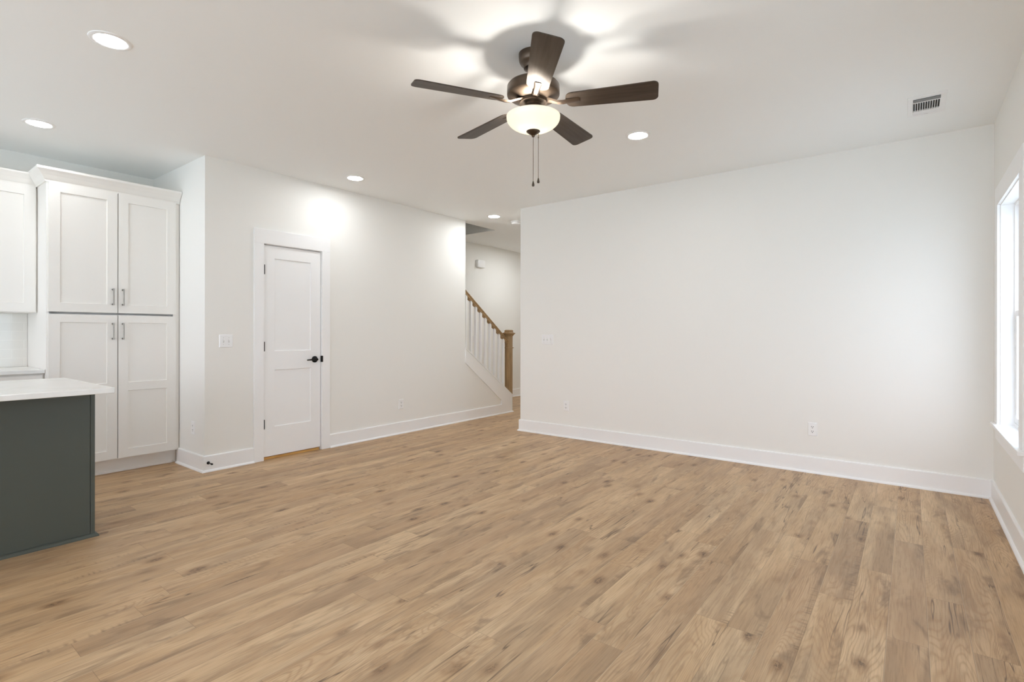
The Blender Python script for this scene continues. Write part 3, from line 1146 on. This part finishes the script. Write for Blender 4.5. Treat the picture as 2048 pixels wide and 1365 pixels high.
OUTLET = []
def outlet(label, loc, face, group):
    r_ = thing('outlet', label, 'outlet', loc, group)
    r_.rotation_euler = (0, 0, rotz(face))
    if OUTLET:
        for src, kids in OUTLET:
            c = src.copy(); C.objects.link(c); c.parent = r_
            for kk in kids:
                d = kk.copy(); C.objects.link(d); d.parent = c
        return
    bm = B(); plate(bm, 0.0715, 0.116)
    pl = obj('plate', bm, 'plastic', r_, at=0)
    OUTLET.append((pl, []))
    for z in (0.0195, -0.0195):
        bm = B()
        vb = [( -0.0135, -0.0095), (-0.0172, 0.0), (-0.0135, 0.0145), (0.0135, 0.0145), (0.0172, 0.0), (0.0135, -0.0095), (0.008, -0.0145), (-0.008, -0.0145)]
        prism(bm, [(a, z + b) for a, b in vb], 'y', -0.0078, -0.002)
        rc = obj('receptacle', bm, 'plastic', r_, at=0)
        kids = []
        for (sx, sw, sz0, sz1) in ((-0.0063, 0.0018, z - 0.001, z + 0.0088), (0.0063, 0.0018, z, z + 0.0078), (0.0, 0.0030, z - 0.0105, z - 0.005)):
            bm = B()
            box(bm, sx - sw, sx + sw, -0.0081, -0.0070, sz0, sz1)
            kids.append(obj('slot', bm, 'slot', rc, at=0))
        OUTLET.append((rc, kids))


def switch(label, loc, face, gangs, tog=True):
    r_ = thing('light_switch', label, 'light switch', loc, 'light switches on the walls')
    r_.rotation_euler = (0, 0, rotz(face))
    w_ = 0.0715 + 0.046 * (gangs - 1)
    bm = B(); plate(bm, w_, 0.116)
    obj('plate', bm, 'plastic', r_, at=0)
    for g in range(gangs):
        x = (g - (gangs - 1) / 2) * 0.046
        bm = B()
        box(bm, x - 0.0052, x + 0.0052, -0.0068, -0.0055, -0.0122, 0.0122)
        o = obj('slot', bm, 'greyslot', r_, at=0)
        bm = B()
        up_ = 1 if g != gangs - 1 or gangs == 2 else -1
        prism(bm, [(-0.006, -0.006 * up_), (-0.006, 0.006 * up_), (-0.016, 0.0115 * up_), (-0.017, 0.0055 * up_)], 'x', x - 0.0042, x + 0.0042)
        obj('toggle', bm, 'plastic', r_, at=0)
        for z in (0.030, -0.030):
            bm = B()
            vb = bmesh.new()
            lathe(vb, [(0.0, 0.0012), (0.0022, 0.0010), (0.0030, 0.0)], 12)
            for q in vb.verts:
                a, b, c = q.co
                q.co = (x + a, -0.006 - c, z + b)
            bm.free()
            obj('screw', vb, 'greyslot', r_, at=0)


switch('double white toggle switch between the room corner and the closet door', (XL, 2.123, 1.131), '+x', 2)
switch('triple white toggle switch on the long plain wall near its free end', (-3.423, YB, 1.127), '-y', 3)
switch('small white switch on the stair wall behind the balusters', (XF, 6.68, 1.09), '+x', 1)
G = 'duplex outlets low on the walls'
outlet('white outlet on long plain wall, nearer the window', (-0.674, YB, 0.377), '-y', G)
outlet('white outlet low below the triple switch on the long plain wall', (-3.162, YB, 0.361), '-y', G)
outlet('white outlet low on the closet wall between the door and the stairs', (XL, 4.128, 0.352), '+x', G)
outlet('white outlet on the short return wall beside the pantry', (-5.067, YR, 0.357), '-y', G)

# ------------------------------------------------------------------ door stop on the baseboard
ds = thing('door_stop', 'small black rigid door stop screwed to the baseboard corner', 'door stop', (XL + 0.0145, 1.972, 0.078))
bm = B()
vb = bmesh.new()
lathe(vb, [(0.0, 0.0), (0.013, 0.0), (0.013, 0.004), (0.008, 0.008), (0.0045, 0.012), (0.0042, 0.062), (0.0, 0.062)], 18)
for q in vb.verts:
    a, b, c = q.co
    q.co = (c, a, b)
bm.free()
obj('rod', vb, 'black', ds, True, at=0)
vb = bmesh.new()
lathe(vb, [(0.0, 0.060), (0.0075, 0.060), (0.0082, 0.066), (0.0070, 0.078), (0.0, 0.080)], 18)
for q in vb.verts:
    a, b, c = q.co
    q.co = (c, a, b)
obj('bumper', vb, 'black', ds, True, at=0)
